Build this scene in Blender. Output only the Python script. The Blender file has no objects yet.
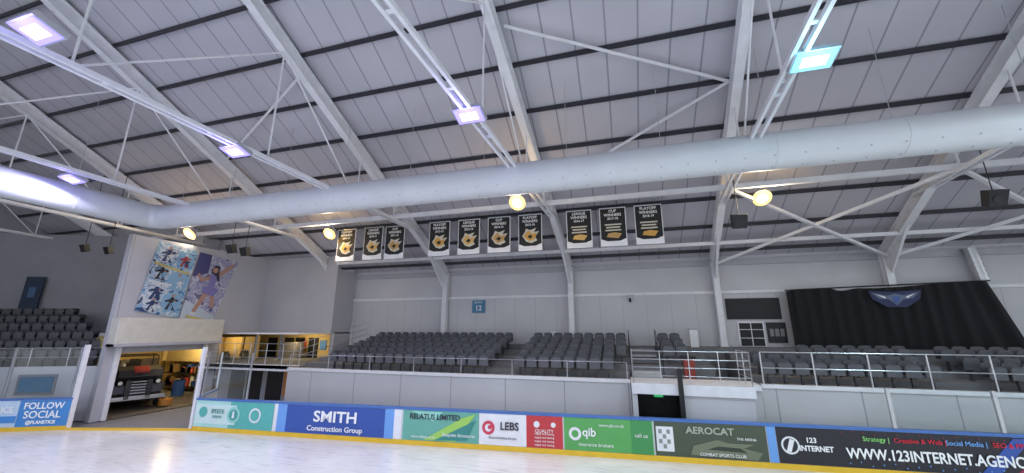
import bpy, math, random
from mathutils import Vector, Matrix, Euler
random.seed(4)
S=bpy.context.scene
try: S.view_settings.view_transform='Standard'
except Exception: pass

# ------------------------------------------------------------------ materials
MC={}
def mat(name,col,rough=0.6,metal=0.0,emit=None,es=0.0,var=0.06,scale=3.0,bump=0.0):
    if name in MC: return MC[name]
    m=bpy.data.materials.new(name); m.use_nodes=True
    nt=m.node_tree; b=nt.nodes['Principled BSDF']
    b.inputs['Roughness'].default_value=rough; b.inputs['Metallic'].default_value=metal
    tc=nt.nodes.new('ShaderNodeTexCoord'); n=nt.nodes.new('ShaderNodeTexNoise')
    n.inputs['Scale'].default_value=scale; n.inputs['Detail'].default_value=4
    nt.links.new(tc.outputs['Object'],n.inputs['Vector'])
    r=nt.nodes.new('ShaderNodeValToRGB')
    a=[max(0,c*(1-var)) for c in col]; d=[min(1,c*(1+var)) for c in col]
    r.color_ramp.elements[0].position=.3; r.color_ramp.elements[1].position=.7
    r.color_ramp.elements[0].color=(*a,1); r.color_ramp.elements[1].color=(*d,1)
    nt.links.new(n.outputs['Fac'],r.inputs['Fac']); nt.links.new(r.outputs['Color'],b.inputs['Base Color'])
    if emit:
        b.inputs['Emission Color'].default_value=(*emit,1); b.inputs['Emission Strength'].default_value=es
    if bump:
        bp=nt.nodes.new('ShaderNodeBump'); bp.inputs['Strength'].default_value=bump
        nt.links.new(n.outputs['Fac'],bp.inputs['Height']); nt.links.new(bp.outputs['Normal'],b.inputs['Normal'])
    MC[name]=m; return m

def stripe_mat(name,col,dark,pitch,width,axis='X',rough=.55):
    m=mat(name,col,rough,var=.07,scale=.35); nt=m.node_tree; b=nt.nodes['Principled BSDF']
    src=b.inputs['Base Color'].links[0].from_socket
    tc=nt.nodes.new('ShaderNodeTexCoord'); sp=nt.nodes.new('ShaderNodeSeparateXYZ')
    nt.links.new(tc.outputs['Object'],sp.inputs[0])
    d=nt.nodes.new('ShaderNodeMath'); d.operation='DIVIDE'; d.inputs[1].default_value=pitch
    fr=nt.nodes.new('ShaderNodeMath'); fr.operation='FRACT'
    lt=nt.nodes.new('ShaderNodeMath'); lt.operation='LESS_THAN'; lt.inputs[1].default_value=width/pitch
    nt.links.new(sp.outputs[axis],d.inputs[0]); nt.links.new(d.outputs[0],fr.inputs[0]); nt.links.new(fr.outputs[0],lt.inputs[0])
    mx=nt.nodes.new('ShaderNodeMix'); mx.data_type='RGBA'
    nt.links.new(lt.outputs[0],mx.inputs[0]); nt.links.new(src,mx.inputs[6]); mx.inputs[7].default_value=(*dark,1)
    nt.links.new(mx.outputs[2],b.inputs['Base Color'])
    return m
def collage_mat(name,cols,scale):
    m=bpy.data.materials.new(name); m.use_nodes=True; nt=m.node_tree; b=nt.nodes['Principled BSDF']; b.inputs['Roughness'].default_value=.5
    tc=nt.nodes.new('ShaderNodeTexCoord'); n=nt.nodes.new('ShaderNodeTexNoise'); n.inputs['Scale'].default_value=scale; n.inputs['Detail'].default_value=5; n.inputs['Distortion'].default_value=1.2
    r=nt.nodes.new('ShaderNodeValToRGB'); r.color_ramp.interpolation='CONSTANT'
    e=r.color_ramp.elements; k=len(cols)
    while len(e)<k: e.new(.5)
    for i,c in enumerate(cols): e[i].position=.0 if i==0 else .3+.4*(i/k); e[i].color=(*c,1)
    nt.links.new(tc.outputs['Object'],n.inputs['Vector']); nt.links.new(n.outputs['Fac'],r.inputs['Fac']); nt.links.new(r.outputs['Color'],b.inputs['Base Color'])
    return m

STEEL=mat('painted_steel_white',(.76,.76,.79),.45)
STEELD=mat('painted_steel_grey',(.42,.42,.46),.45)
BLK=mat('black_matt',(.012,.012,.014),.6)
PURL=mat('purlin_dark',(.03,.03,.04),.5)
WHT=mat('wall_white_paint',(.56,.56,.585),.7,scale=.6,var=.06)
WHT2=stripe_mat('wall_cladding_white',(.56,.56,.585),(.44,.44,.47),1.2,.03)
GRY=mat('wall_grey_block',(.30,.30,.33),.8,scale=.8)
GRY2=mat('wall_grey_light',(.45,.45,.485),.8,scale=.5)
CONC=mat('concrete_step',(.17,.17,.18),.85)
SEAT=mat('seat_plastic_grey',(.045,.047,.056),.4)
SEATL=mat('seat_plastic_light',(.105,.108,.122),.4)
ALU=mat('aluminium_rail',(.50,.51,.53),.3,.7)
YEL=mat('yellow_kickplate',(.80,.50,.03),.4)
BLUECAP=mat('blue_cap_rail',(.06,.16,.45),.35)
ROOF=stripe_mat('roof_liner_panel',(.50,.485,.535),(.27,.265,.31),1.0,.055)
DUCT=mat('duct_fabric',(.64,.66,.68),.45,scale=1.2,var=.04)
WARMW=mat('warm_yellow_wall',(.62,.46,.18),.7)
PURE=mat('print_white',(.80,.80,.82),.5)

# ------------------------------------------------------------------ mesh builder
class MB:
    def __init__(s): s.v=[];s.f=[];s.mi=[];s.mats=[]
    def add(s,vs,fs,m,M=None):
        o=len(s.v)
        for p in vs:
            p=Vector(p); s.v.append((M@p) if M else p)
        if m not in s.mats: s.mats.append(m)
        k=s.mats.index(m)
        for f in fs: s.f.append([i+o for i in f]); s.mi.append(k)
    def box(s,c,d,m,M=None):
        x,y,z=[q/2 for q in d]
        vs=[(c[0]+a*x,c[1]+b*y,c[2]+e*z) for a in(-1,1) for b in(-1,1) for e in(-1,1)]
        s.add(vs,[(0,1,3,2),(4,6,7,5),(0,4,5,1),(2,3,7,6),(0,2,6,4),(1,5,7,3)],m,M)
    def bb(s,a,b,m,M=None):
        s.box([(a[i]+b[i])/2 for i in range(3)],[abs(b[i]-a[i]) for i in range(3)],m,M)
    def frame(s,p1,p2,up=(0,0,1)):
        p1=Vector(p1);p2=Vector(p2);d=(p2-p1);L=d.length;d.normalize()
        up=Vector(up)
        if abs(d.dot(up))>.98: up=Vector((0,1,0))
        x=d.cross(up).normalized(); z=x.cross(d).normalized()
        M=Matrix.Identity(4)
        for i in range(3): M[i][0]=x[i];M[i][1]=d[i];M[i][2]=z[i];M[i][3]=p1[i]
        return M,L
    def beam(s,p1,p2,w,h,m,up=(0,0,1),oz=0,ox=0):
        M,L=s.frame(p1,p2,up); s.box((ox,L/2,oz),(w,L,h),m,M)
    def ibeam(s,p1,p2,w,h,m,up=(0,0,1)):
        s.beam(p1,p2,.04,h,m,up); s.beam(p1,p2,w,.035,m,up,oz=h/2); s.beam(p1,p2,w,.035,m,up,oz=-h/2)
    def tube(s,p1,p2,r,m,n=8,r2=None):
        M,L=s.frame(p1,p2); r2=r if r2 is None else r2
        vs=[(r*math.cos(2*math.pi*i/n),0,r*math.sin(2*math.pi*i/n)) for i in range(n)]+[(r2*math.cos(2*math.pi*i/n),L,r2*math.sin(2*math.pi*i/n)) for i in range(n)]
        fs=[(i,(i+1)%n,n+(i+1)%n,n+i) for i in range(n)]+[tuple(range(n))[::-1],tuple(range(n,2*n))]
        s.add(vs,fs,m,M)
    def prism(s,out,d,m,M=None,y0=0):
        n=len(out)
        vs=[(p[0],y0-d/2,p[1]) for p in out]+[(p[0],y0+d/2,p[1]) for p in out]
        fs=[tuple(range(n)),tuple(range(n,2*n))[::-1]]+[(i,n+i,n+(i+1)%n,(i+1)%n) for i in range(n)]
        s.add(vs,fs,m,M)
    def poly(s,pts,m,M=None): s.add(pts,[tuple(range(len(pts)))],m,M)
    def obj(s,name,parent=None,smooth=False,bevel=0):
        me=bpy.data.meshes.new(name); me.from_pydata([tuple(p) for p in s.v],[],s.f)
        for m in s.mats: me.materials.append(m)
        me.polygons.foreach_set('material_index',s.mi)
        if smooth: me.polygons.foreach_set('use_smooth',[True]*len(me.polygons))
        me.update(); o=bpy.data.objects.new(name,me); S.collection.objects.link(o)
        if parent: o.parent=parent
        if bevel:
            b=o.modifiers.new('bevel','BEVEL'); b.width=bevel; b.segments=2; b.limit_method='ANGLE'
        return o
def empty(name,loc=(0,0,0)):
    e=bpy.data.objects.new(name,None); e.location=loc; S.collection.objects.link(e); return e
def text(body,size,M,m,parent=None,sx=1.0,align='CENTER',name=None,off=0.0):
    c=bpy.data.curves.new(name or 'lettering','FONT'); c.body=body; c.size=size; c.align_x=align; c.align_y='CENTER'
    c.extrude=.004; c.offset=off; c.resolution_u=3; c.materials.append(m)
    o=bpy.data.objects.new(name or 'lettering',c); S.collection.objects.link(o)
    o.matrix_world=M@Matrix.Diagonal((sx,1,1,1))
    if parent: o.parent=parent
    return o
RX=Matrix.Rotation(math.pi/2,4,'X')

EAVE=7.6; YW=21.5; SL=.535; RIDGE=2.0
def roofz(y): return EAVE+(YW-y)*SL if y>RIDGE else EAVE+(YW-RIDGE)*SL-(RIDGE-y)*SL

# ------------------------------------------------------------------ ground, ice
b=MB(); b.poly([(-42,-18,-.03),(32,-18,-.03),(32,24,-.03),(-42,24,-.03)],mat('concrete_floor',(.22,.22,.23),.8)); b.obj('floor')
ice=bpy.data.materials.new('ice_surface'); ice.use_nodes=True; nt=ice.node_tree; bs=nt.nodes['Principled BSDF']; bs.inputs['Roughness'].default_value=.22
tc=nt.nodes.new('ShaderNodeTexCoord')
n1=nt.nodes.new('ShaderNodeTexNoise'); n1.inputs['Scale'].default_value=.35; n1.inputs['Detail'].default_value=6
mp1=nt.nodes.new('ShaderNodeMapping'); mp1.inputs['Scale'].default_value=(.5,3.5,1); mp1.inputs['Rotation'].default_value=(0,0,.35)
n2=nt.nodes.new('ShaderNodeTexNoise'); n2.inputs['Scale'].default_value=2.2; n2.inputs['Detail'].default_value=8; n2.inputs['Roughness'].default_value=.7
r1=nt.nodes.new('ShaderNodeValToRGB'); r1.color_ramp.elements[0].color=(.78,.77,.74,1); r1.color_ramp.elements[1].color=(.90,.90,.90,1); r1.color_ramp.elements[0].position=.35; r1.color_ramp.elements[1].position=.6
r2=nt.nodes.new('ShaderNodeValToRGB'); r2.color_ramp.elements[0].color=(.66,.67,.70,1); r2.color_ramp.elements[1].color=(1,1,1,1); r2.color_ramp.elements[0].position=.33; r2.color_ramp.elements[1].position=.48
mm=nt.nodes.new('ShaderNodeMix'); mm.data_type='RGBA'; mm.blend_type='MULTIPLY'; mm.inputs[0].default_value=.8
nt.links.new(tc.outputs['Object'],n1.inputs['Vector']); nt.links.new(tc.outputs['Object'],mp1.inputs['Vector']); nt.links.new(mp1.outputs[0],n2.inputs['Vector'])
nt.links.new(n1.outputs['Fac'],r1.inputs['Fac']); nt.links.new(n2.outputs['Fac'],r2.inputs['Fac'])
nt.links.new(r1.outputs[0],mm.inputs[6]); nt.links.new(r2.outputs[0],mm.inputs[7]); nt.links.new(mm.outputs[2],bs.inputs['Base Color'])
b=MB(); b.poly([(24,15.55,0),(-16.9,12.48,0),(-21.9,11.15,0),(-24.2,10.1,0),(-25.2,8.5,0),(-25.3,-14,0),(24,-14,0)][::-1],ice); b.obj('ice_rink')

# ------------------------------------------------------------------ roof
b=MB()
zr=roofz(RIDGE)
b.add([(-40,YW+.3,EAVE-.16),(32,YW+.3,EAVE-.16),(32,RIDGE,zr),(-40,RIDGE,zr),(-40,-17.5,EAVE),(32,-17.5,EAVE)],[(0,1,2,3),(3,2,5,4)],ROOF)
b.obj('ceiling')
b=MB()
y=20.9
while y>-16:
    z=roofz(y)-.13
    b.beam((-39,y,z),(32,y,z),.06,.17,PURL); y-=1.62
b.obj('roof_purlins')

XW=[-32.6,-25.2,-17.8,-10.3,-2.7,4.6,11.7,19.0,26.0]
SK=.06
def tx(xw,y): return xw-SK*(YW-y)
def chz(y): return 9.75-.035*y
for i,xw in enumerate(XW):
    b=MB()
    P=lambda y,dz=0:(tx(xw,y),y,roofz(y)-.48+dz)
    b.ibeam(P(YW-.2),P(RIDGE),.30,.46,STEEL)
    b.ibeam(P(RIDGE),P(-16),.30,.46,STEEL)
    M,L=b.frame(P(YW-.2),P(YW-3))
    b.add([(-.05,0,-.2),(.05,0,-.2),(.05,0,-.95),(-.05,0,-.95),(-.05,2.6,-.2),(.05,2.6,-.2)],[(0,1,2,3),(0,4,5,1),(3,2,5,4),(0,3,4),(1,5,2)],STEEL,M)
    ye=18.2
    for ox in(-.11,.11):
        b.beam((tx(xw,-14),-14,chz(-14)),(tx(xw,ye),ye,chz(ye)),.08,.12,STEEL,ox=ox)
    yy=-13.5
    while yy<ye:
        b.box((tx(xw,yy),yy,chz(yy)),(.26,.1,.05),STEEL); yy+=2.3
    for yy in(-6,-1,4.3,9.0,13.2):
        b.tube((tx(xw,yy),yy,chz(yy)),(tx(xw,yy),yy,roofz(yy)-.7),.03,STEEL)
    b.tube((tx(xw,4.3),4.3,chz(4.3)),(tx(xw,9),9,roofz(9)-.7),.03,STEEL)
    b.tube((tx(xw,13.2),13.2,chz(13.2)),(tx(xw,9),9,roofz(9)-.7),.03,STEEL)
    b.obj('roof_truss')
for xw in XW[3:]:
    b=MB(); b.ibeam((xw,YW-.25,3.12),(xw,YW-.25,EAVE-.3),.28,.3,STEEL,up=(0,1,0)); b.box((xw,YW-.25,3.13),(.4,.4,.04),STEEL); b.obj('wall_column')
def rp(x,y,d=.3): return (x,y,roofz(y)-d)
b=MB()
b.tube(rp(-.5,14.9),rp(3.9,12.7),.055,STEEL); b.tube(rp(-3.1,9.9),rp(3.9,12.7),.055,STEEL)
b.tube(rp(-18.2,12.7),rp(-11,9.9),.05,STEEL)
for k in (4,5,6,7):
    x0,x1=XW[k],XW[k+1]
    if k>=5:
        b.beam((x0,20.9,7.1),(tx(x1,15.8),15.8,9.3),.12,.12,STEEL)
        b.beam((x1,20.9,7.1),(tx(x0,15.8),15.8,9.3),.12,.12,STEEL)
b.obj('roof_bracing')
b=MB()
b.beam((-30,15.8,9.35),(30,15.8,9.35),.14,.2,STEEL); b.beam((-17,19.6,7.9),(30,19.6,7.9),.12,.16,STEEL)
for xw in XW:
    b.tube((tx(xw,15.8),15.8,9.35),(tx(xw,15.8),15.8,roofz(15.8)-.6),.04,STEEL)
    b.tube((tx(xw,19.6),19.6,7.9),(tx(xw,19.6),19.6,roofz(19.6)-.6),.04,STEEL)
b.obj('eaves_tie_beam')

# ------------------------------------------------------------------ walls
b=MB(); b.bb((-17.0,YW,0),(32,YW+.3,5.75),WHT2); b.bb((-17.0,YW+.05,5.75),(32,YW+.3,EAVE),WHT); b.obj('wall_back')
b=MB(); b.box((7.5,YW-.03,5.75),(49,.1,.14),STEEL); b.obj('trim_1')
b=MB(); b.box((7.5,YW-.04,EAVE-.35),(49,.12,.3),STEELD); b.obj('trim_2')
b=MB(); b.bb((-39,-16,0),(-38.7,24,13),GRY); b.obj('wall_left')
XE=-22.5
b=MB()
b.bb((XE-.3,12.1,0),(XE,12.6,3.2),GRY2); b.bb((XE-.3,16.5,0),(XE,17.2,3.2),GRY2)
b.bb((XE-.3,12.1,3.2),(XE,17.2,8.4),GRY2); b.bb((XE-.3,17.2,3.7),(XE,19.9,8.4),GRY2)
b.bb((XE,19.7,3.7),(-17.0,19.9,roofz(19.9)),GRY2)
b.bb((-17.2,19.9,2.1),(-17.0,YW+.2,EAVE),GRY2)
b.bb((XE-.3,19.9,3.7),(XE,YW+.2,EAVE),GRY2)
M,L=b.frame((XE-.1,12.15,0),(-25.1,17.8,0)); b.box((0,L/2,6.0),(.25,L,4.8),GRY,M)
b.obj('wall_block')
b=MB(); M,L=b.frame((-24.6,17.8,0),(-39,11.3,0)); b.box((0,L/2,6.6),(.3,L,5.8),GRY,M); b.obj('wall_left_stand')
b=MB(); b.bb((XE,12.05,3.15),(XE+.55,16.9,4.45),mat('cream_lintel',(.60,.58,.51),.6)); b.bb((XE,12.05,3.15),(XE+.62,16.9,3.3),STEELD); b.obj('garage_lintel',bevel=.02)
b=MB()
b.bb((XE-4,YW,2.1),(-17,YW+.2,3.8),WARMW); b.bb((XE-4,17.2,3.65),(-17,YW,3.72),PURE); b.bb((XE-4,19.7,1.95),(-15.8,YW,2.1),CONC)
b.bb((XE-4,16.9,2.1),(XE-3.8,YW,3.7),WARMW); b.bb((XE-4,17.1,2.1),(XE-.3,17.2,3.7),WARMW)
for x in(-23.6,-22.2,-21.3,-20.2,-18.4): b.bb((x,YW-.05,2.1),(x+.75,YW,3.35),BLK)
for x,c in((-20.9,(.7,.1,.05)),(-19.3,(.1,.3,.7)),(-17.6,(.6,.6,.6))): b.bb((x,YW-.05,2.6),(x+.5,YW,3.2),mat('lobby_poster_%d'%int(-x),c))
for x in(-21.5,-19.6): b.bb((x,18.6,2.1),(x+.12,18.72,3.65),GRY)
b.bb((-21.2,20.2,2.1),(-19.9,20.8,3.1),mat('vending_grey',(.2,.18,.16)))
b.obj('wall_lobby')
b=MB(); b.bb((XE,16.3,1.95),(-15.8,19.65,2.12),CONC); b.bb((XE,16.3,1.85),(-15.8,16.4,2.15),STEEL); b.obj('concourse_landing')
b=MB()
b.bb((XE,17.4,0),(-15.8,17.5,1.95),GRY)
for x in(-21.4,-20.2,-18.8): b.bb((x,17.34,.1),(x+1.0,17.42,1.85),BLK); b.bb((x-.05,17.33,0),(x,17.42,1.95),ALU)
b.box((-17.2,17.35,1.1),(.9,.06,1.2),mat('orange_notice',(.55,.22,.06)))
b.obj('wall_lower_lobby')

# garage interior
b=MB()
b.bb((-31,19.9,0),(XE-.3,20.1,3.5),WARMW); b.bb((-31.2,15.4,0),(-31,20.1,3.5),WARMW)
b.poly([(-31,15.4,3.45),(XE-.3,12.4,3.45),(XE-.3,20,3.45),(-31,20,3.45)],mat('garage_ceiling',(.5,.42,.25)))
b.poly([(-31,15.4,.01),(XE+.1,12.4,.01),(XE+.1,20,.01),(-31,20,.01)],mat('garage_floor',(.16,.14,.12),.5))
M,L=b.frame((XE-.3,12.45,0),(-31,15.4,0)); b.box((0,L/2,1.75),(.12,L,3.5),WARMW,M)
for x in(-28.8,-27.2,-25.6,-24.0): b.bb((x,19.82,0),(x+.14,19.9,3.45),mat('garage_stud',(.35,.24,.08)))
for zz in(3.2,): b.beam((-31,17.5,zz),(XE-.3,17.5,zz),.08,.1,BLK)
b.obj('wall_garage')
b=MB()
for zz in(.3,1.1,1.9): b.bb((-29.6,19.15,zz),(-24,19.8,zz+.05),BLK)
for x in(-29.6,-27.6,-25.8,-24.05): b.bb((x,19.15,0.02),(x+.05,19.2,2.4),BLK)
for k in range(60):
    z=random.choice((.35,1.15,1.95)); x=random.uniform(-29.5,-24.2); h=random.uniform(.2,.6)
    b.box((x,19.45,z+h/2),(random.uniform(.12,.35),.3,h),mat('store_box_%d'%(k%5),[(.5,.08,.05),(.05,.12,.4),(.7,.7,.65),(.35,.22,.08),(.04,.04,.04)][k%5]))
b.obj('storage_shelf')
b=MB()
for yy in(16.2,17.3,18.4):
    b.bb((-30.9,yy,0.02),(-30.5,yy+.9,2.0),mat('locker_%d'%int(yy),(.16,.15,.15))); b.bb((-30.5,yy+.75,.9),(-30.46,yy+.8,1.2),ALU)
b.obj('storage_locker')
b=MB(); DB=mat('drum_blue',(.04,.12,.4))
for (dx,dy,m) in((-26.2,18.0,DB),(-24.6,18.5,mat('drum_black',(.03,.03,.03)))):
    b.tube((dx,dy,0.02),(dx,dy,.9),.3,m,16)
    for zz in(.3,.6,.86): b.tube((dx,dy,zz),(dx,dy,zz+.04),.32,m,16)
b.obj('storage_drum')
b=MB(); HC=mat('hose_dark',(.02,.02,.02))
for j in range(3):
    for i in range(20):
        a0=2*math.pi*i/20;a1=2*math.pi*(i+1)/20;r=.32-.06*j
        b.tube((-23.6+r*math.cos(a0),19.8-.06*j,2.3+r*math.sin(a0)),(-23.6+r*math.cos(a1),19.8-.06*j,2.3+r*math.sin(a1)),.03,HC,6)
b.obj('hose_reel')
b=MB(); FR=mat('extinguisher_red',(.55,.03,.03),.3)
b.tube((-23.4,18.9,.02),(-23.4,18.9,.5),.09,FR,14); b.tube((-23.4,18.9,.5),(-23.4,18.9,.56),.09,FR,14,.03); b.tube((-23.4,18.9,.56),(-23.4,18.9,.64),.025,BLK); b.obj('fire_extinguisher')

b=MB()
for y in(12.55,16.45): b.bb((XE-.02,y-.09,0),(XE+.1,y+.09,3.2),STEEL)
b.bb((XE-.28,12.6,2.85),(XE-.05,16.5,3.2),STEELD); b.obj('door_1')

# ------------------------------------------------------------------ ice resurfacer
z=MB(); ZB=mat('resurfacer_dark',(.014,.014,.017),.35); ZR=mat('resurfacer_red',(.30,.03,.03),.4); ZG=mat('resurfacer_grey',(.04,.04,.045),.35)
M=Matrix.Translation((-25.3,15.1,0))@Matrix.Rotation(math.radians(-24),4,'Z')@Matrix.Scale(1.12,4)
z.prism([(-1.9,.4),(1.5,.4),(1.65,.75),(1.55,1.1),(.2,1.15),(-.35,1.05),(-1.3,1.05),(-1.9,.95)],1.6,ZB,M)
# snow hopper tapering forward, open vertical conveyor, dump hinge
z.prism([(.1,1.1),(1.2,1.05),(1.75,1.45),(1.6,1.72),(.8,1.85),(.1,1.8)],1.45,ZG,M)
for y in(-.74,.74):
    for xx in(.25,.65,1.05,1.4): z.beam(M@Vector((xx,y,1.08)),M@Vector((xx+.08,y,1.78)),.05,.05,ZB)
z.box((1.62,-.35,.9),(.3,.18,.8),ZB,M); z.box((1.62,.35,.9),(.3,.18,.8),ZB,M); z.box((1.7,0,.55),(.14,1.9,.16),ALU,M)
for i in range(6): z.tube(M@Vector((1.68,-.26,.62+.12*i)),M@Vector((1.68,.26,.62+.12*i)),.035,ALU,6)
z.prism([(1.45,1.75),(1.85,1.6),(1.88,1.7),(1.5,1.88)],.5,ZR,M)
# driver station
z.box((-1.0,0,1.2),(.5,.55,.14),BLK,M); z.box((-1.27,0,1.55),(.12,.55,.65),BLK,M); z.box((-1.3,0,1.95),(.1,.3,.2),BLK,M)
for y in(-.33,.33): z.box((-1.0,y,1.4),(.4,.07,.06),BLK,M)
z.tube(M@Vector((-.4,0,1.1)),M@Vector((-.65,0,1.7)),.035,ALU)
for i in range(16):
    a0=2*math.pi*i/16;a1=2*math.pi*(i+1)/16
    z.tube(M@Vector((-.65+.08*math.sin(a0),.22*math.cos(a0),1.7+.2*math.sin(a0))),M@Vector((-.65+.08*math.sin(a1),.22*math.cos(a1),1.7+.2*math.sin(a1))),.02,BLK,6)
# roll cage
for y in(-.75,.75):
    z.tube(M@Vector((.0,y,1.1)),M@Vector((-.1,y,2.25)),.035,BLK); z.tube(M@Vector((-.1,y,2.25)),M@Vector((-1.5,y,2.25)),.035,BLK); z.tube(M@Vector((-1.5,y,2.25)),M@Vector((-1.6,y,1.0)),.035,BLK)
for xx in(-.1,-1.5): z.tube(M@Vector((xx,-.75,2.25)),M@Vector((xx,.75,2.25)),.035,BLK)
# tank with cap, board brush, hoses
z.box((-.2,.93,.75),(1.6,.22,.5),ZG,M); z.tube(M@Vector((.5,-.55,1.8)),M@Vector((.5,-.55,1.95)),.12,ALU,14)
z.tube(M@Vector((1.5,1.05,.1)),M@Vector((1.5,1.05,.35)),.28,mat('brush_orange',(.5,.2,.03)),18); z.beam(M@Vector((1.0,.8,.5)),M@Vector((1.5,1.05,.4)),.08,.08,ALU)
for x in(-1.1,1.0):
    for y in(-.85,.85):
        z.tube(M@Vector((x,y-.13,.40)),M@Vector((x,y+.13,.40)),.40,BLK,20); z.tube(M@Vector((x,y-.15,.40)),M@Vector((x,y+.15,.40)),.18,ALU,12)
z.prism([(-2.5,.1),(-1.9,.1),(-1.8,.6),(-2.4,.55)],2.0,ZB,M)
for y in(-.62,.62): z.tube(M@Vector((1.66,y,1.2)),M@Vector((1.74,y,1.2)),.09,mat('headlamp',(.9,.9,.8),.2),14)
z.obj('ice_resurfacer',bevel=.015)

# ------------------------------------------------------------------ dasher boards
BS=.075
def by(x): return 13.75+BS*x
ang=math.atan(BS)
def BM(x,zz,off=.0): return Matrix.Translation((x,by(x)+off,zz))@Matrix.Rotation(ang,4,'Z')
dash=empty('dasher_boards')
b=MB()
def seg(b,p,q,z0,z1,t,m,o=0):
    M,L=b.frame((p[0],p[1],0),(q[0],q[1],0)); b.box((o,L/2,(z0+z1)/2),(t,L,z1-z0),m,M)
ends=[(-16.9,by(-16.9)),(24,by(24))]
lefts=[(-21.9,11.15),(-24.2,10.1),(-25.2,8.5),(-25.4,6),(-25.4,-13)]
RB=mat('board_white',(.75,.76,.78),.35)
seg(b,ends[0],ends[1],.14,1.17,.12,RB)
seg(b,ends[0],ends[1],0,.16,.15,YEL); seg(b,ends[0],ends[1],1.15,1.22,.2,BLUECAP)
for p,q in zip(lefts,lefts[1:]):
    seg(b,p,q,.14,1.17,.12,RB); seg(b,p,q,0,.16,.15,YEL); seg(b,p,q,1.15,1.22,.2,BLUECAP)
seg(b,(-16.9,12.42),(-21.9,11.1),0,.07,.14,YEL)
b.obj('board_core',dash)
def panel(x0,x1,m,z0=.17,z1=1.14,o=-.075):
    xm=(x0+x1)/2; b.box((0,0,0),((x1-x0)/math.cos(ang),.02,z1-z0),m,BM(xm,(z0+z1)/2,o))
b=MB()
def pm(n,c): return mat('print_'+n,c,.35,var=.03)
BKP=pm('black',(.012,.012,.02))
panel(-16.85,-15.2,pm('mint',(.42,.72,.66))); panel(-15.2,-13.2,pm('teal',(.10,.45,.40)))
panel(-16.8,-14.9,pm('pale',(.62,.78,.75)),.3,1.0,-.085)
panel(-13.15,-12.75,PURE); panel(-12.7,-8.3,pm('royal',(.03,.085,.36))); panel(-8.25,-7.85,PURE)
panel(-13.0,-12.6,pm('sky',(.15,.35,.75)),o=-.085); panel(-8.5,-8.15,pm('sky',(.15,.35,.75)),o=-.085)
panel(-7.8,-5.0,pm('seagreen',(.14,.42,.33)))
panel(-4.97,-3.35,PURE); panel(-3.35,-2.15,pm('red',(.55,.04,.05)))
panel(-2.1,.65,pm('green',(.10,.38,.10))); panel(-.0,.62,pm('dgreen',(.05,.28,.08)),o=-.085)
panel(.7,3.85,pm('olive',(.06,.08,.05))); panel(.75,1.25,PURE,.3,1.0,-.085)
panel(3.88,4.1,pm('sky',(.15,.35,.75))); panel(4.12,10.9,BKP); panel(10.95,14.5,pm('navy',(.03,.06,.25))); panel(14.6,19,PURE)
def bpoly(pts,m,o=-.1,x0=0): 
    b.prism([(p[0],p[1]) for p in pts],.006,m,BM(x0,0,o))
def disc(cx,cz,r,m,o=-.1,n=20,sx=1): bpoly([(sx*r*math.cos(2*math.pi*i/n),cz+r*math.sin(2*math.pi*i/n)) for i in range(n)],m,o,cx)
disc(-16.45,.72,.2,pm('teal',(.10,.45,.40))); disc(-14.0,.68,.27,PURE); disc(-14.0,.68,.2,pm('teal',(.10,.45,.40)),-.104)
disc(-15.0,.66,.3,pm('mint2',(.3,.65,.55)),-.096); disc(-15.0,.66,.2,pm('teal2',(.06,.33,.3)),-.102); bpoly([(-.06,.55),(.06,.55),(.03,.8),(-.03,.8)],PURE,-.106,-15.0)
bpoly([(-1.4,.2),(-.2,.2),(.5,1.1),(.0,.95)],pm('lime',(.35,.62,.12)),x0=-5.6); bpoly([(-1.0,.2),(.2,.25),(.5,.9)],pm('seadark',(.04,.25,.22)),-.104,-5.6)
bpoly([(-.5,1.12),(.7,1.12),(.35,.8)],pm('mint2',(.3,.65,.55)),x0=-7.0)
disc(-4.65,.70,.22,pm('redlogo',(.62,.05,.10))); disc(-4.65,.70,.12,PURE,-.104); disc(-4.6,.72,.07,pm('redlogo',(.62,.05,.10)),-.108)
disc(-3.0,.88,.1,PURE); disc(-2.45,.88,.08,PURE)
disc(-1.75,.66,.2,PURE); disc(-1.75,.66,.11,pm('green',(.10,.38,.10)),-.104)
bpoly([(-.6,.25),(1.25,.2),(1.4,.4),(.9,.5),(1.2,.62),(.5,.62),(.2,.7),(-.1,.62),(-.5,.5)],pm('camo',(.17,.19,.12)),x0=2.3); bpoly([(-.2,.42),(.9,.38),(.7,.5),(.1,.52)],pm('camo2',(.03,.04,.03)),-.104,2.4)
for i in range(4):
    for j in range(3): 
        if (i+j)%2: bpoly([(j*.12,.38+i*.14),(j*.12+.1,.38+i*.14),(j*.12+.1,.5+i*.14),(j*.12,.5+i*.14)],pm('grey',(.25,.27,.25)),x0=.82)
bpoly([(0,.2),(.8,.2),(2.0,1.12),(1.2,1.12)],pm('redart',(.28,.03,.07)),-.09,9.6)
bpoly([(0,.2),(.4,.2),(1.3,1.12),(.9,1.12)],pm('royal',(.03,.085,.36)),-.095,8.9)
for i in range(16):
    disc(5.9+.27*i,.28+.05*math.sin(i*2.1),.018,pm('sky',(.15,.35,.75)),-.1,8)
    disc(5.8+.27*i,1.07+.03*math.sin(i*1.3),.015,pm('redart',(.28,.03,.07)),-.1,8)
disc(4.45,.66,.24,PURE); disc(4.45,.66,.19,BKP,-.104); bpoly([(-.12,.5),(0,.48),(.12,.8),(.0,.84)],PURE,-.107,4.45)
b.obj('advert_panels',dash)
def bt(s,x,zz,size,m,sx=1,off=0): text(s,size,BM(x,zz,-.112)@RX,m,dash,sx,off=off)
LW=pm('lwhite',(.9,.9,.9)); LB=pm('lblack',(.03,.03,.05)); LG=pm('lteal',(.03,.25,.22)); LR=pm('lred',(.75,.02,.05)); LBL=pm('lblue',(.2,.45,.9)); LLG=pm('llime',(.3,.75,.2))
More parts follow.
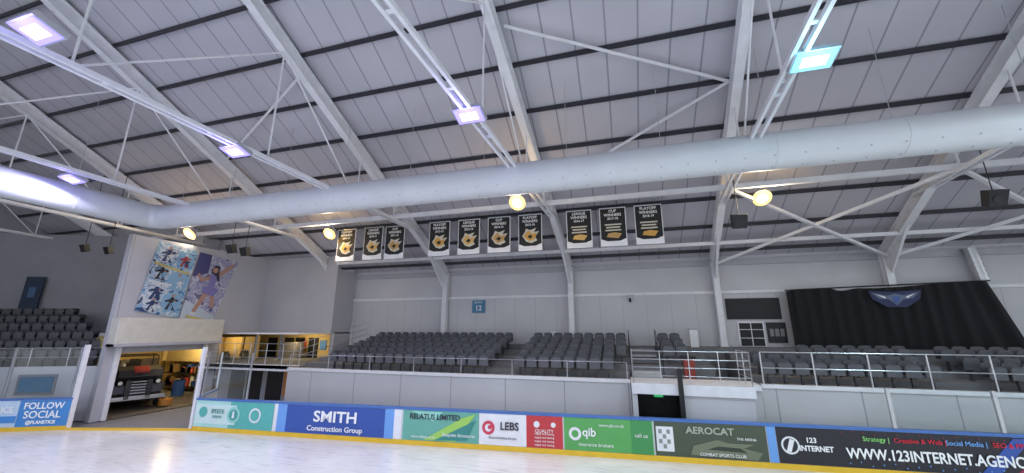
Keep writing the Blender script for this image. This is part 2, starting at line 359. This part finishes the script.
bt('SPEEDE',-15.75,.76,.22,LG,.9); bt('EVENTS',-15.75,.56,.13,LG)
bt('SMITH',-10.5,.76,.52,LW,1.25,.012); bt('Construction Group',-10.5,.36,.25,LW,1.1,.004)
bt('RELATUS LIMITED',-6.6,.94,.25,LB,.95,.004); bt('Bespoke Structures',-5.7,.40,.15,LW); bt('www.relatus.co.uk',-7.0,.3,.12,LW)
bt('LEBS',-3.92,.76,.34,LB,.95,.008); bt('Electrical Building Services',-4.15,.4,.09,LB)
bt('QUALITY',-2.75,.68,.15,LW); 
for i in range(4): bt('supply and testing',-2.75,.27+.11*i,.09,LW)
bt('qib',-1.3,.72,.36,LW,1,.006); bt('insurance brokers',-1.1,.36,.15,LW); bt('www.qib.co.uk',-.6,.95,.13,LW); bt('call us',.3,.7,.16,LW)
bt('AEROCAT',2.3,.93,.27,pm('lgrey',(.42,.44,.36)),1.1,.006); bt('COMBAT SPORTS CLUB',2.6,.28,.12,LW); bt('THE ARENA',3.3,.75,.1,LW)
bt('123',5.0,.82,.19,LW,1,.005); bt('INTERNET',5.1,.60,.2,LW,.95,.006)
text('Strategy |',.17,BM(6.3,.93,-.112)@RX,LLG,dash,1,'LEFT'); text('Creative & Web |',.17,BM(7.05,.93,-.112)@RX,LR,dash,1,'LEFT'); text('Social Media |',.17,BM(8.25,.93,-.112)@RX,LBL,dash,1,'LEFT'); text('SEO & PPC',.17,BM(9.3,.93,-.112)@RX,LR,dash,1,'LEFT')
text('WWW.123INTERNET.AGENCY',.38,BM(5.85,.53,-.112)@RX,LW,dash,.82,'LEFT',off=.008)
pL=Vector((-21.9,11.15,0)); qL=Vector((-24.2,10.1,0)); dL=(pL-qL).normalized(); nL=Vector((dL.y,-dL.x,0))
aL=math.atan2(dL.y,dL.x)
def LM(t,zz,o=.075): c=qL+dL*t+nL*o; return Matrix.Translation((c.x,c.y,zz))@Matrix.Rotation(aL,4,'Z')
b=MB(); b.box((0,0,0),(1.75,.02,.97),pm('cyanblue',(.05,.24,.58)),LM(1.62,.655)); b.box((0,0,0),(.72,.02,.97),pm('pale2',(.50,.64,.78)),LM(.36,.655)); b.box((0,0,0),(.7,.02,.25),pm('cyanblue',(.05,.24,.58)),LM(.36,.45,.09)); b.obj('advert_panels_corner',dash)
for s,t,zz,sz in(('FOLLOW',1.6,.93,.34),('SOCIAL',1.6,.6,.38),('@PLANETICE',1.6,.32,.17),('ICE',.36,.8,.3)):
    text(s,sz,LM(t,zz,.1)@RX,LW,dash,1,off=.006)

GL=bpy.data.materials.new('rink_glass'); GL.use_nodes=True; nt=GL.node_tree; nt.nodes.clear()
o=nt.nodes.new('ShaderNodeOutputMaterial'); mx=nt.nodes.new('ShaderNodeMixShader'); t=nt.nodes.new('ShaderNodeBsdfTransparent'); g=nt.nodes.new('ShaderNodeBsdfGlossy')
fr=nt.nodes.new('ShaderNodeFresnel'); fr.inputs['IOR'].default_value=1.3; t.inputs[0].default_value=(.95,.97,.97,1); g.inputs['Roughness'].default_value=.08
nt.links.new(fr.outputs[0],mx.inputs[0]); nt.links.new(t.outputs[0],mx.inputs[1]); nt.links.new(g.outputs[0],mx.inputs[2]); nt.links.new(mx.outputs[0],o.inputs[0])
def glassrun(pts,z0,z1,post=.08):
    e=empty('rink_glass_screen'); g=MB(); f=MB()
    for p,q in zip(pts,pts[1:]):
        M,L=g.frame((p[0],p[1],0),(q[0],q[1],0)); g.box((0,L/2,(z0+z1)/2),(.012,L-.08,z1-z0),GL,M)
    for p in pts: f.box((p[0],p[1],(z0+z1)/2),(post,post,z1-z0),ALU)
    g.obj('glass',e); f.obj('stanchions',e)
glassrun([(-22.05,11.08),(-24.2,10.1),(-25.2,8.5)],1.23,3.2)
glassrun([(-16.75,by(-16.75)),(-14.6,by(-14.6)),],1.23,3.0,.05)
glassrun([(x,by(x)) for x in(7.2,9.7,12.2,14.7,17.2)],1.23,2.3)
b=MB(); b.box((-21.9,11.15,1.65),(.14,.14,3.3),STEEL); b.box((-16.98,12.44,1.6),(.12,.12,3.2),STEEL); b.obj('gate_posts')
b=MB(); M,L=b.frame((-17.1,12.6,0),(-18.6,14.5,0)); b.box((0,L/2,.65),(.1,L,1.1),RB,M); b.box((0,L/2,1.2),(.16,L,.07),BLUECAP,M); b.box((0,L/2,.1),(.13,L,.14),YEL,M); b.box((0,L-.05,2.0),(.07,.07,1.7),ALU,M); b.obj('rink_gate')

# ------------------------------------------------------------------ seats
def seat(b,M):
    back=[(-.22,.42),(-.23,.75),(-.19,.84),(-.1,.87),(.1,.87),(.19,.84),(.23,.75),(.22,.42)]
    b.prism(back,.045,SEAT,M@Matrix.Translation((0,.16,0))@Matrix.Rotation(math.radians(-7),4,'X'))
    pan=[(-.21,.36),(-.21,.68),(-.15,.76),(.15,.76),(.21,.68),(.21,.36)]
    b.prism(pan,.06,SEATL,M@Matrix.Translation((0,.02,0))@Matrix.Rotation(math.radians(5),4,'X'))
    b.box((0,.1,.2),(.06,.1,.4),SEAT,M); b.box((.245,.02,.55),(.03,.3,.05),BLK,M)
def tiers(b,rows,x0,x1,y0=15.82,z0=2.05):
    for k in rows:
        b.bb((x0,y0+.9*k,0 if k==0 else z0-.4),(x1,y0+.9*(k+1)+.02,z0+.21*k),CONC)
def rows(name,spec):
    b=MB()
    for k,x0,x1 in spec:
        n=int((x1-x0)/.52)
        for i in range(n):
            seat(b,Matrix.Translation((x0+.26+i*.52,15.8+.9*k+.5,2.05+.21*k)))
    b.obj(name)
b=MB(); 
for k in range(5): tiers(b,[k],-15.8,0.1 if k<2 else 3.4)
b.bb((-15.8,15.82+4.5,1.6),(32,YW,3.1),CONC)
for k in range(5): tiers(b,[k],4.4,20)
b.bb((0.1,16.78,1.9),(4.4,18,2.05),CONC)
b.obj('seating_terrace')
rows('stadium_seats',[(0,-14.0,-5.3),(0,-4.6,-.1),(1,-14,-5.3),(1,-4.6,-.1),(2,-14,-5.3),(2,-4.6,.2),(2,1.5,2.9),(3,-14,-5.3),(3,-4.6,.2),(3,1.5,2.9),(4,-14,-5.3),(4,-4.6,.2),(4,1.5,2.9)])
rows('stadium_seats',[(0,4.6,10.2),(0,10.9,19.5),(1,4.6,10.2),(1,10.9,19.5),(2,6.5,10.2),(2,10.9,19.5)])
SW=stripe_mat('stand_front_panel',(.56,.56,.57),(.32,.32,.35),2.4,.04)
b=MB(); b.bb((-15.8,15.68,0),(0.1,15.8,2.1),SW); b.bb((4.4,15.68,0),(24,15.8,2.1),SW); b.bb((-15.8,15.62,2.0),(.1,15.8,2.12),STEEL); b.bb((4.4,15.62,2.0),(24,15.8,2.12),STEEL)
b.obj('wall_stand_front')
b=MB()
b.bb((.12,14.95,1.9),(4.0,16.75,2.08),STEEL); b.bb((.12,14.9,1.75),(4.0,14.98,2.1),STEEL); b.bb((4.0,15.6,1.9),(4.38,16.75,2.08),STEEL)
b.bb((1.7,15.0,0),(3.95,15.1,1.9),WHT); b.bb((3.85,15.1,0),(3.95,15.8,1.9),WHT); b.bb((3.9,15.7,0),(4.4,15.8,1.9),WHT); b.bb((.12,15.0,0),(.3,15.1,1.9),WHT); b.bb((.3,16.4,0),(1.7,16.5,1.9),BLK); b.bb((.12,15.1,0),(.2,16.5,1.9),BLK); b.bb((1.7,15.1,0),(1.8,16.5,1.9),BLK)
b.bb((1.65,14.75,.0),(1.8,14.9,2.6),BLK); b.box((1.0,15.0,1.72),(.3,.04,.12),mat('exit_sign_green',(.02,.3,.1),emit=(.05,.6,.2),es=.5))
b.obj('player_tunnel')
b=MB()
for k in range(9): b.bb((.25,17.0+.4*k,2.06),(1.35,17.42+.4*k,2.05+.105*(k+1)),mat('stair_tread',(.50,.50,.51)))
b.obj('terrace_stairs')
def railing(name,pts,h,step=1.5,mid=2,m=ALU,r=.025):
    b=MB()
    for p,q in zip(pts,pts[1:]):
        p=Vector(p);q=Vector(q);L=(q-p).length;n=max(1,round(L/step))
        for i in range(n+1):
            c=p.lerp(q,i/n); b.tube(c,c+Vector((0,0,h)),r,m)
        for j in range(1,mid+2):
            zz=Vector((0,0,h*j/(mid+1))); b.tube(p+zz,q+zz,r*.8,m)
    return b.obj(name)
railing('guard_rail',[(-15.8,15.75,2.12),(0.0,15.75,2.12)],.6,2.4,0,r=.016)
railing('guard_rail',[(4.5,15.75,2.12),(20,15.75,2.12)],1.05,1.6,1)
railing('guard_rail',[(.2,16.5,2.09),(.2,15.0,2.09),(3.95,15.0,2.09),(3.95,16.5,2.09)],1.1,1.0,3,r=.018)
railing('stair_rail',[(.18,17.1,2.1),(.18,20.3,2.95)],.95,1.2,1,BLK,.02)
railing('stair_rail',[(1.42,17.1,2.1),(1.42,20.3,2.95)],.95,1.2,1,BLK,.02)
railing('guard_rail',[(XE+.1,16.4,2.13),(-15.9,16.4,2.13)],1.05,1.1,2,r=.02)
railing('stair_rail',[(-16.9,17.0,2.13),(-14.9,20.3,3.3)],1.0,1.0,2,r=.02)
b=MB(); b.bb((2.2,17.2,2.05),(2.6,17.5,2.8),mat('litter_bin',(.28,.04,.03))); b.bb((2.15,17.15,2.8),(2.65,17.55,2.9),BLK); b.obj('litter_bin')
b=MB(); b.bb((3.0,20.4,3.1),(3.35,20.7,3.95),STEEL); b.bb((2.98,20.38,3.9),(3.37,20.72,3.98),STEELD); b.obj('service_pillar')

# left corner stand
dv=Vector((-.912,-.41,0)); nv=Vector((-.41,.912,0)); O=Vector((-22.9,12.1,0))
aS=math.atan2(-dv.y,-dv.x)
b=MB(); st=MB()
for k in range(6):
    t0=.2+1.15*k; z0=2.2+.42*k; L=14-t0
    c=O+dv*(t0+L/2)+nv*(.5+.9*k+.45)
    Mx=Matrix.Translation(c)@Matrix.Rotation(aS,4,'Z')
    st.box((0,0,z0/2),(L,.9,z0),CONC,Mx)
    for i in range(int(9/.52)):
        c=O+dv*(t0+.3+i*.52)+nv*(.5+.9*k+.5)
        seat(b,Matrix.Translation((c.x,c.y,z0))@Matrix.Rotation(aS,4,'Z'))
st.obj('corner_terrace'); b.obj('stadium_seats')
b=MB(); c0=O+nv*.4; c1=O+dv*9+nv*.4
M,L=b.frame(c0,c1); b.box((0,L/2,1.15),(.12,L,2.3),WHT,M)
b.box((.0,2.4,1.55),(.2,1.5,.85),mat('frame_grey',(.25,.25,.27)),M); b.box((.0,2.4,1.55),(.24,1.3,.65),mat('window_blue',(.07,.20,.34),.2),M); b.obj('wall_corner_stand')
railing('guard_rail',[tuple(c0+Vector((0,0,2.3))),tuple(c1+Vector((0,0,2.3)))],.8,1.4,1,r=.02)
b=MB(); M,L=b.frame((-24.6,17.65,0),(-39,11.15,0)); b.box((-.2,9.2,5.7),(.1,.9,2.4),mat('door_dark_blue',(.02,.035,.07)),M); b.box((-.24,9.2,6.0),(.04,.35,.6),mat('door_pane',(.06,.13,.25)),M); b.obj('door_2')

# ------------------------------------------------------------------ wall fittings
b=MB(); b.box((-8.2,YW-.06,5.22),(.8,.05,.72),mat('sign_blue',(.03,.18,.34),.4)); s=b.obj('block_number_sign')
text('12',.42,Matrix.Translation((-8.2,YW-.1,5.12))@RX,LW,s,off=.008); text('BLOCK',.16,Matrix.Translation((-8.2,YW-.1,5.46))@RX,LW,s)
DG=mat('louvre_dark',(.012,.012,.015),.5)
b=MB(); b.bb((4.95,YW-.06,4.4),(7.3,YW,5.42),BLK)
for i in range(9): b.bb((5.0,YW-.1,4.45+i*.11),(7.25,YW-.04,4.5+i*.11),DG)
b.obj('window_1')
b=MB(); b.bb((5.35,YW-.06,3.12),(6.5,YW,4.3),STEEL); b.bb((5.42,YW-.08,3.15),(5.9,YW-.03,4.22),BLK); b.bb((5.95,YW-.08,3.15),(6.43,YW-.03,4.22),BLK)
for z in(3.5,3.9): b.bb((5.42,YW-.1,z),(6.43,YW-.06,z+.03),STEEL)
b.obj('window_2')
b=MB(); b.bb((6.6,YW-.06,3.3),(7.4,YW,4.25),mat('notice_dark',(.02,.02,.025))); 
for i in range(3): b.bb((6.7+.22*i,YW-.08,3.6),(6.86+.22*i,YW-.05,3.95),mat('notice_grey',(.25,.25,.26)))
b.obj('notice_board')
b=MB(); b.bb((-3.9,YW-.08,3.4),(-3.6,YW,3.8),PURE); b.obj('wall_socket_box')
b=MB(); b.bb((.2,YW-.14,5.5),(.6,YW,5.7),STEELD); b.tube((.4,YW-.1,5.5),(.4,YW-.3,5.35),.06,BLK); b.obj('security_camera')
CB=mat('curtain_black',(.007,.007,.009),.85)
b=MB(); nx=120; nz=10; vs=[];fs=[]
def top(u): return 5.68+.2*u+.05*math.sin(u*9)-.12*math.exp(-((u-.3)/.05)**2)
for i in range(nx+1):
    u=i/nx; x=7.45+7.35*u
    for j in range(nz+1):
        w=j/nz; z=3.12+(top(u)-3.12)*w
        xx=x+(.8*(1-w)*((u-.8)/.2) if u>.8 else 0)
        vs.append((xx,YW-.62+.05*math.sin(u*95)+.03*math.sin(u*41+w*2),z))
for i in range(nx):
    for j in range(nz):
        a=i*(nz+1)+j; fs.append((a,a+nz+1,a+nz+2,a+1))
b.add(vs,fs,CB); b.tube((7.4,YW-.62,5.72),(14.9,YW-.62,5.93),.03,BLK)
M=Matrix.Translation((11.5,YW-.74,5.25))
b.prism([(-.85,-.02),(-.95,.34),(-.1,.28),(.95,.34),(.85,-.02),(.35,-.38),(-.35,-.38)],.03,mat('logo_navy',(.02,.03,.10)),M)
b.prism([(-.85,.26),(-.3,.12),(0,.2),(.3,.12),(.85,.26),(.6,.0),(.25,-.05),(.0,-.3),(-.25,-.05),(-.6,.0)],.05,mat('logo_silver',(.14,.17,.25)),M)
b.prism([(-.14,.08),(.14,.08),(.1,-.12),(0,-.22),(-.1,-.12)],.07,mat('logo_blue',(.06,.12,.36)),M)
b.prism([(-.7,.2),(-.35,.06),(-.4,.0)],.06,LW,M); b.prism([(.7,.2),(.35,.06),(.4,.0)],.06,LW,M)
b.obj('stage_curtain')
b=MB(); b.tube((14.9,YW-.3,5.95),(14.75,YW-.3,7.4),.22,ALU,16)
for i in range(6): b.tube((14.9-.025*i,YW-.3,6+.24*i),(14.9-.025*i,YW-.3,6.05+.24*i),.25,ALU,16)
b.obj('ventilation_duct')

# ------------------------------------------------------------------ championship banners
BX=[-14.3,-12.6,-11.35,-8.7,-7.1,-5.53,-3.98,-1.68,-.18,1.33]
emb=[(.62,.34,.07),(.66,.40,.12),(.50,.30,.10)]
bl=mat('banner_black',(.008,.008,.010),.6)
for i,x in enumerate(BX):
    w=1.14; y=17.0+(.1 if i==2 else 0)
    M=Matrix.Translation((x,y,7.5))
    b=MB(); b.box((0,0,.875),(w,.02,1.75),PURE,M); b.box((0,-.012,.98),(w-.06,.01,1.5),bl,M)
    b.prism([(-.57,.0),(.57,.0),(.57,.34),(.0,.12),(-.57,.34)],.012,PURE,M,y0=-.02)
    e=mat('emblem_%d'%(i%3),emb[i%3],.5); ew=mat('emblem_white',(.6,.56,.46))
    if i<7:
        b.prism([(-.38,.72),(-.18,.44),(.06,.36),(.34,.48),(.24,.66),(.44,.92),(.17,.88),(.30,1.08),(0,.99),(-.2,1.08),(-.25,.92)],.012,ew,M,y0=-.026)
        b.prism([(-.31,.70),(-.06,.46),(.24,.56),(.32,.84),(.08,.80),(-.06,.97),(-.2,.87)],.012,e,M,y0=-.034)
        b.prism([(-.14,.66),(.02,.56),(.13,.7),(0,.77)],.012,bl,M,y0=-.042)
    else:
        for zz,ww in((.98,.36),(.85,.3),(.72,.34)): b.prism([(-ww,zz-.03),(ww,zz-.03),(ww,zz+.03),(-ww,zz+.03)],.012,ew,M,y0=-.026)
        b.prism([(-.3,.42),(.2,.34),(.36,.55),(.05,.62),(-.22,.58)],.012,e,M,y0=-.03)
    b.tube(M@Vector((-.58,0,1.76)),M@Vector((.58,0,1.76)),.025,ALU)
    for sx in(-.5,.5): b.tube(M@Vector((sx,0,1.76)),(x+sx,y,roofz(y)-.15),.008,BLK,5)
    o=b.obj('championship_banner')
    for s,sz,zz in((('PLAYOFF','LEAGUE','CUP')[i%3],.18,1.60),('WINNERS',.18,1.42),('20%02d-%02d'%(9+i,10+i),.15,1.25)):
        text(s,sz,M@Matrix.Translation((0,-.04,zz))@RX,LW,o,.95,off=.002)

# ------------------------------------------------------------------ mural posters
XM=XE+.06
def quadmap(c):
    def fn(u,v,o=0):
        a=c[0][0]*(1-u)*(1-v)+c[1][0]*u*(1-v)+c[2][0]*u*v+c[3][0]*(1-u)*v
        z=c[0][1]*(1-u)*(1-v)+c[1][1]*u*(1-v)+c[2][1]*u*v+c[3][1]*(1-u)*v
        return (XM+o,a,z)
    return fn
q1=quadmap([(12.8,4.8),(14.75,4.5),(15.1,8.1),(13.2,8.3)]); q2=quadmap([(14.8,4.45),(16.5,4.15),(17.5,7.9),(15.2,8.1)])
def mp(b,q,pts,m,o): b.poly([q(p[0],p[1],o) for p in pts],m)
def circ(cu,cv,r,n=16,sv=.55): return [(cu+r*math.cos(2*math.pi*i/n),cv+r*sv*math.sin(2*math.pi*i/n)) for i in range(n)]
navy=pm('m_navy',(.02,.04,.13)); skin=pm('m_skin',(.42,.24,.18)); wh=pm('m_white',(.58,.62,.66)); rd=pm('m_red',(.35,.04,.05)); lb=pm('m_lb',(.22,.40,.58)); dk=pm('m_dark',(.03,.03,.045)); pk=pm('m_pink',(.20,.18,.42)); yl=pm('m_y',(.55,.45,.15))
COL1=collage_mat('mural_collage_blue',[(.03,.06,.18),(.10,.28,.50),(.40,.50,.58),(.20,.38,.55),(.58,.62,.66),(.05,.08,.16)],1.6)
COL2=collage_mat('mural_collage_spots',[(.5,.55,.6),(.30,.45,.6),(.60,.64,.68),(.12,.18,.3),(.55,.6,.65)],3.2)
COL3=collage_mat('mural_collage_lilac',[(.08,.08,.22),(.24,.26,.42),(.38,.40,.52),(.30,.28,.44),(.50,.53,.62),(.14,.13,.26)],1.3)
b=MB(); mp(b,q1,[(0,0),(1,0),(1,1),(0,1)],COL1,0)
def skater(b,q,u,v,s,c1,c2,o):
    pts=[(-.3,-.5),(-.12,-.5),(-.02,-.12),(.15,-.5),(.33,-.48),(.14,.02),(.4,.1),(.38,.2),(.12,.2),(.08,.28),(-.1,.28),(-.15,.15),(-.42,.02),(-.4,-.08),(-.12,.0)]
    mp(b,q,[(u+p[0]*s,v+p[1]*s*.6) for p in pts],c1,o); mp(b,q,circ(u,v+.38*s*.6,.1*s,10,.6),c2,o)
for k,(u,v,r) in enumerate([(.3,.85,.25),(.74,.82,.22),(.28,.58,.24),(.72,.5,.26),(.3,.3,.25),(.72,.2,.24),(.3,.12,.2)]):
    mp(b,q1,circ(u,v,r),COL2 if k%2==0 else lb,.01+.001*k); skater(b,q1,u,v,r*1.6,[navy,rd,dk,lb,navy,dk,navy][k],[skin,wh,skin][k%3],.025); skater(b,q1,u+.06,v-.03,r*.9,[wh,navy,lb][k%3],skin,.03)
mp(b,q1,[(.05,.67),(.95,.62),(.95,.65),(.05,.70)],yl,.03); mp(b,q1,[(.05,.41),(.6,.41),(.6,.44),(.05,.44)],wh,.03)
b.obj('skating_mural')
b=MB(); mp(b,q2,[(0,0),(1,0),(1,1),(0,1)],COL3,0)
mp(b,q2,[(0,.62),(.35,.72),(.3,1),(0,1)],pm('m_navy2',(.06,.06,.18)),.01); mp(b,q2,[(0,0),(1,0),(1,.12),(.5,.2),(0,.28)],pm('m_ice',(.45,.52,.60)),.01)
mp(b,q2,[(.25,.12),(.36,.12),(.52,.38),(.62,.40),(.74,.22),(.82,.25),(.70,.48),(.42,.47)],skin,.02)
mp(b,q2,[(.36,.42),(.72,.40),(.78,.50),(.62,.54),(.63,.70),(.42,.70),(.46,.54),(.32,.50)],pk,.03)
mp(b,q2,[(.60,.66),(.80,.80),(.94,.92),(.88,.95),(.74,.86),(.56,.72)],skin,.025); mp(b,q2,[(.44,.70),(.24,.62),(.14,.70),(.10,.67),(.24,.57),(.46,.64)],skin,.025)
mp(b,q2,[(.40,.78),(.46,.86),(.58,.86),(.62,.76),(.72,.62),(.64,.64),(.56,.72),(.44,.72)],dk,.032); mp(b,q2,circ(.50,.785,.07,14,.6),skin,.04)
mp(b,q2,[(.22,.09),(.4,.09),(.4,.13),(.22,.13)],wh,.035); mp(b,q2,[(.15,.04),(.9,.03),(.9,.06),(.15,.07)],yl,.03)
b.obj('figure_skater_mural')

# ------------------------------------------------------------------ main air duct
def sweep(path,r,m,n=32):
    b=MB(); vs=[];fs=[]
    path=[Vector(p) for p in path]
    for i,p in enumerate(path):
        d=(path[min(i+1,len(path)-1)]-path[max(i-1,0)]).normalized(); x=d.cross(Vector((0,0,1))).normalized(); z=x.cross(d)
        for k in range(n):
            a=2*math.pi*k/n; vs.append(p+x*(r*math.cos(a))+z*(r*math.sin(a)))
    for i in range(len(path)-1):
        for k in range(n): fs.append((i*n+k,i*n+(k+1)%n,(i+1)*n+(k+1)%n,(i+1)*n+k))
    fs.append(tuple(range(n))); fs.append(tuple(range((len(path)-1)*n,len(path)*n))[::-1])
    b.add(vs,fs,m); return b
dz=9.05; R=.55; XD=-20.9; RB2=.7
path=[(30,12,dz),(20,12,dz),(10,12,dz),(0,12,dz),(-10,12,dz),(XD+RB2,12,dz)]
for k in range(1,9):
    a=math.pi/2*k/8; path.append((XD+RB2-RB2*math.sin(a),12-RB2+RB2*math.cos(a),dz))
path+=[(XD,5,dz),(XD,-14,dz)]
de=empty('air_supply_duct')
sweep(path,R,DUCT).obj('duct_body',de,smooth=True)
b=MB(); x=-19.5
while x<28:
    b.tube((x-.015,12,dz),(x+.015,12,dz),R+.01,DUCT,32)
    b.tube((x,12,dz+R),(x,12,roofz(12)-.1),.01,STEELD,5); x+=3.0
x=-19.6
while x<25:
    for a in(-35,-75): 
        c=Vector((x,12-R*math.cos(math.radians(a)),dz+R*math.sin(math.radians(a)))); n=Vector((0,-math.cos(math.radians(a)),math.sin(math.radians(a))))
        b.tube(c-n*.02,c+n*.012,.022,STEELD,8)
    x+=.75
for y in(9,5,1): b.tube((XD,y-.02,dz),(XD,y+.02,dz),R+.012,DUCT,32); b.tube((XD,y,dz+R),(XD,y,roofz(y)-.1),.01,STEELD,5)
b.obj('duct_fittings',de)

# ------------------------------------------------------------------ speakers
for (x,y,z,s) in[(-19.9,15,8.1,.38),(-18.9,15,7.9,.38),(4.25,15,7.75,.42),(11.4,15,7.95,.42),(-25.4,12.8,7.9,.32),(-26.5,12.4,8.0,.32)]:
    b=MB(); M=Matrix.Translation((x,y,z))@Matrix.Rotation(math.radians(20),4,'X')
    b.prism([(-.5*s,-.6*s),(.5*s,-.6*s),(.6*s,.6*s),(-.6*s,.6*s)],.7*s,BLK,M); b.tube(M@Vector((0,-.36*s,-.1*s)),M@Vector((0,-.39*s,-.1*s)),.35*s,DG,16)
    b.tube((x,y,z+.5*s),(x,y,roofz(y)-.2),.015,BLK,6); b.obj('loudspeaker')

# ------------------------------------------------------------------ floodlights
def flood(x,y,z,col,ecol,es,energy,sz=.66,rnd=False,tilt=0,spill=14):
    e=empty('floodlight')
    b=MB(); M=Matrix.Translation((x,y,z))@Matrix.Rotation(math.radians(-tilt),4,'X')
    if rnd:
        b.tube(M@Vector((0,0,.0)),M@Vector((0,0,.22)),sz/2+.03,STEELD,24,r2=sz/4)
        b.tube(M@Vector((0,0,.2)),M@Vector((0,0,.4)),sz/5,STEELD,16)
        b.tube((x,y,z+.3),(x,y,roofz(y)-.2),.015,STEELD,6)
    else:
        b.box((0,0,.05),(sz+.08,sz*.62+.08,.12),STEELD,M)
        for i in range(7): b.box((-sz/2+.05+i*sz/7,0,.14),(.02,sz*.6,.08),STEELD,M)
        b.tube((x-.3,y,z+.05),(x-.3,y,z+.35),.015,STEELD); b.tube((x+.3,y,z+.05),(x+.3,y,z+.35),.015,STEELD)
    b.obj('housing',e)
    m=mat('led_'+ecol,(.1,.1,.1),emit=col,es=es,var=0)
    mc=mat('ledcore_'+ecol,(.1,.1,.1),emit=[.35+.65*c for c in col],es=es*2.2,var=0)
    b=MB()
    if rnd:
        b.tube(M@Vector((0,0,-.05)),M@Vector((0,0,.0)),sz/2-.03,m,24,r2=sz/2)
        b.tube(M@Vector((0,0,-.07)),M@Vector((0,0,-.05)),sz*.27,mc,24,r2=sz*.3)
    else:
        b.box((0,0,-.02),(sz,sz*.62,.03),m,M)
        b.box((0,0,-.035),(sz*.66,sz*.34,.02),mc,M)
    b.obj('lens',e)
    l=bpy.data.lights.new('lamp','AREA'); l.energy=energy; l.size=sz; l.color=[.6+.4*c for c in col]; o=bpy.data.objects.new('lamp',l); S.collection.objects.link(o); o.matrix_world=M@Matrix.Translation((0,0,-.1)); o.parent=e
    if spill:
        l=bpy.data.lights.new('lamp_spill','POINT'); l.energy=spill; l.shadow_soft_size=.12; l.color=col; o=bpy.data.objects.new('lamp_spill',l); S.collection.objects.link(o); o.location=M@Vector((0,-.25,-.28)); o.parent=e
V=(.22,.18,1.0); C=(.18,.75,1.0); W=(1.0,.62,.14)
for (x,y) in[(-11.3,8.1),(-3.5,8.2),(-19.3,8.2),(-10.1,3.3)]: flood(x,y,9.35,V,'violet',2.6,270,.7,tilt=16,spill=40)
flood(4.1,8.2,9.35,C,'cyan',2.0,290,.7,tilt=16,spill=40)
for (x,y) in[(12,8.2),(4.1,-4),(-4,-4),(-12,-4),(-20,-4)]: flood(x,y,9.4,C,'cyan',2.0,400,spill=0)  # unseen floodlights, added behind and beside the view to light the hall
for (x,y) in[(-22.6,14.6),(-15.2,16.7),(-3.9,14.4),(5.6,16.5)]: flood(x,y,9.0,W,'warm',2.8,190,.66,True,45,spill=55)

def pl(name,loc,e,col,r=.3):
    l=bpy.data.lights.new(name,'POINT'); l.energy=e; l.color=col; l.shadow_soft_size=r; o=bpy.data.objects.new(name,l); o.location=loc; S.collection.objects.link(o)
pl('garage_lamp',(-26.5,17.6,3.0),330,(1,.82,.48)); pl('garage_lamp',(-23.4,16.0,3.1),110,(1,.82,.48)); pl('lobby_lamp',(-19.8,20.0,3.3),60,(1,.76,.38)); pl('lobby_lamp',(-24.5,19,3.2),40,(1,.76,.38))

w=bpy.data.worlds.new('hall_ambient'); S.world=w; w.use_nodes=True
w.node_tree.nodes['Background'].inputs[0].default_value=(.91,.94,1,1); w.node_tree.nodes['Background'].inputs[1].default_value=1.6

cam=bpy.data.cameras.new('camera'); co=bpy.data.objects.new('camera',cam); S.collection.objects.link(co); S.camera=co
co.location=(0,0,4); co.rotation_euler=(math.radians(103.5),0,math.radians(16)); cam.sensor_width=36; cam.lens=380/1024*36; cam.clip_end=200
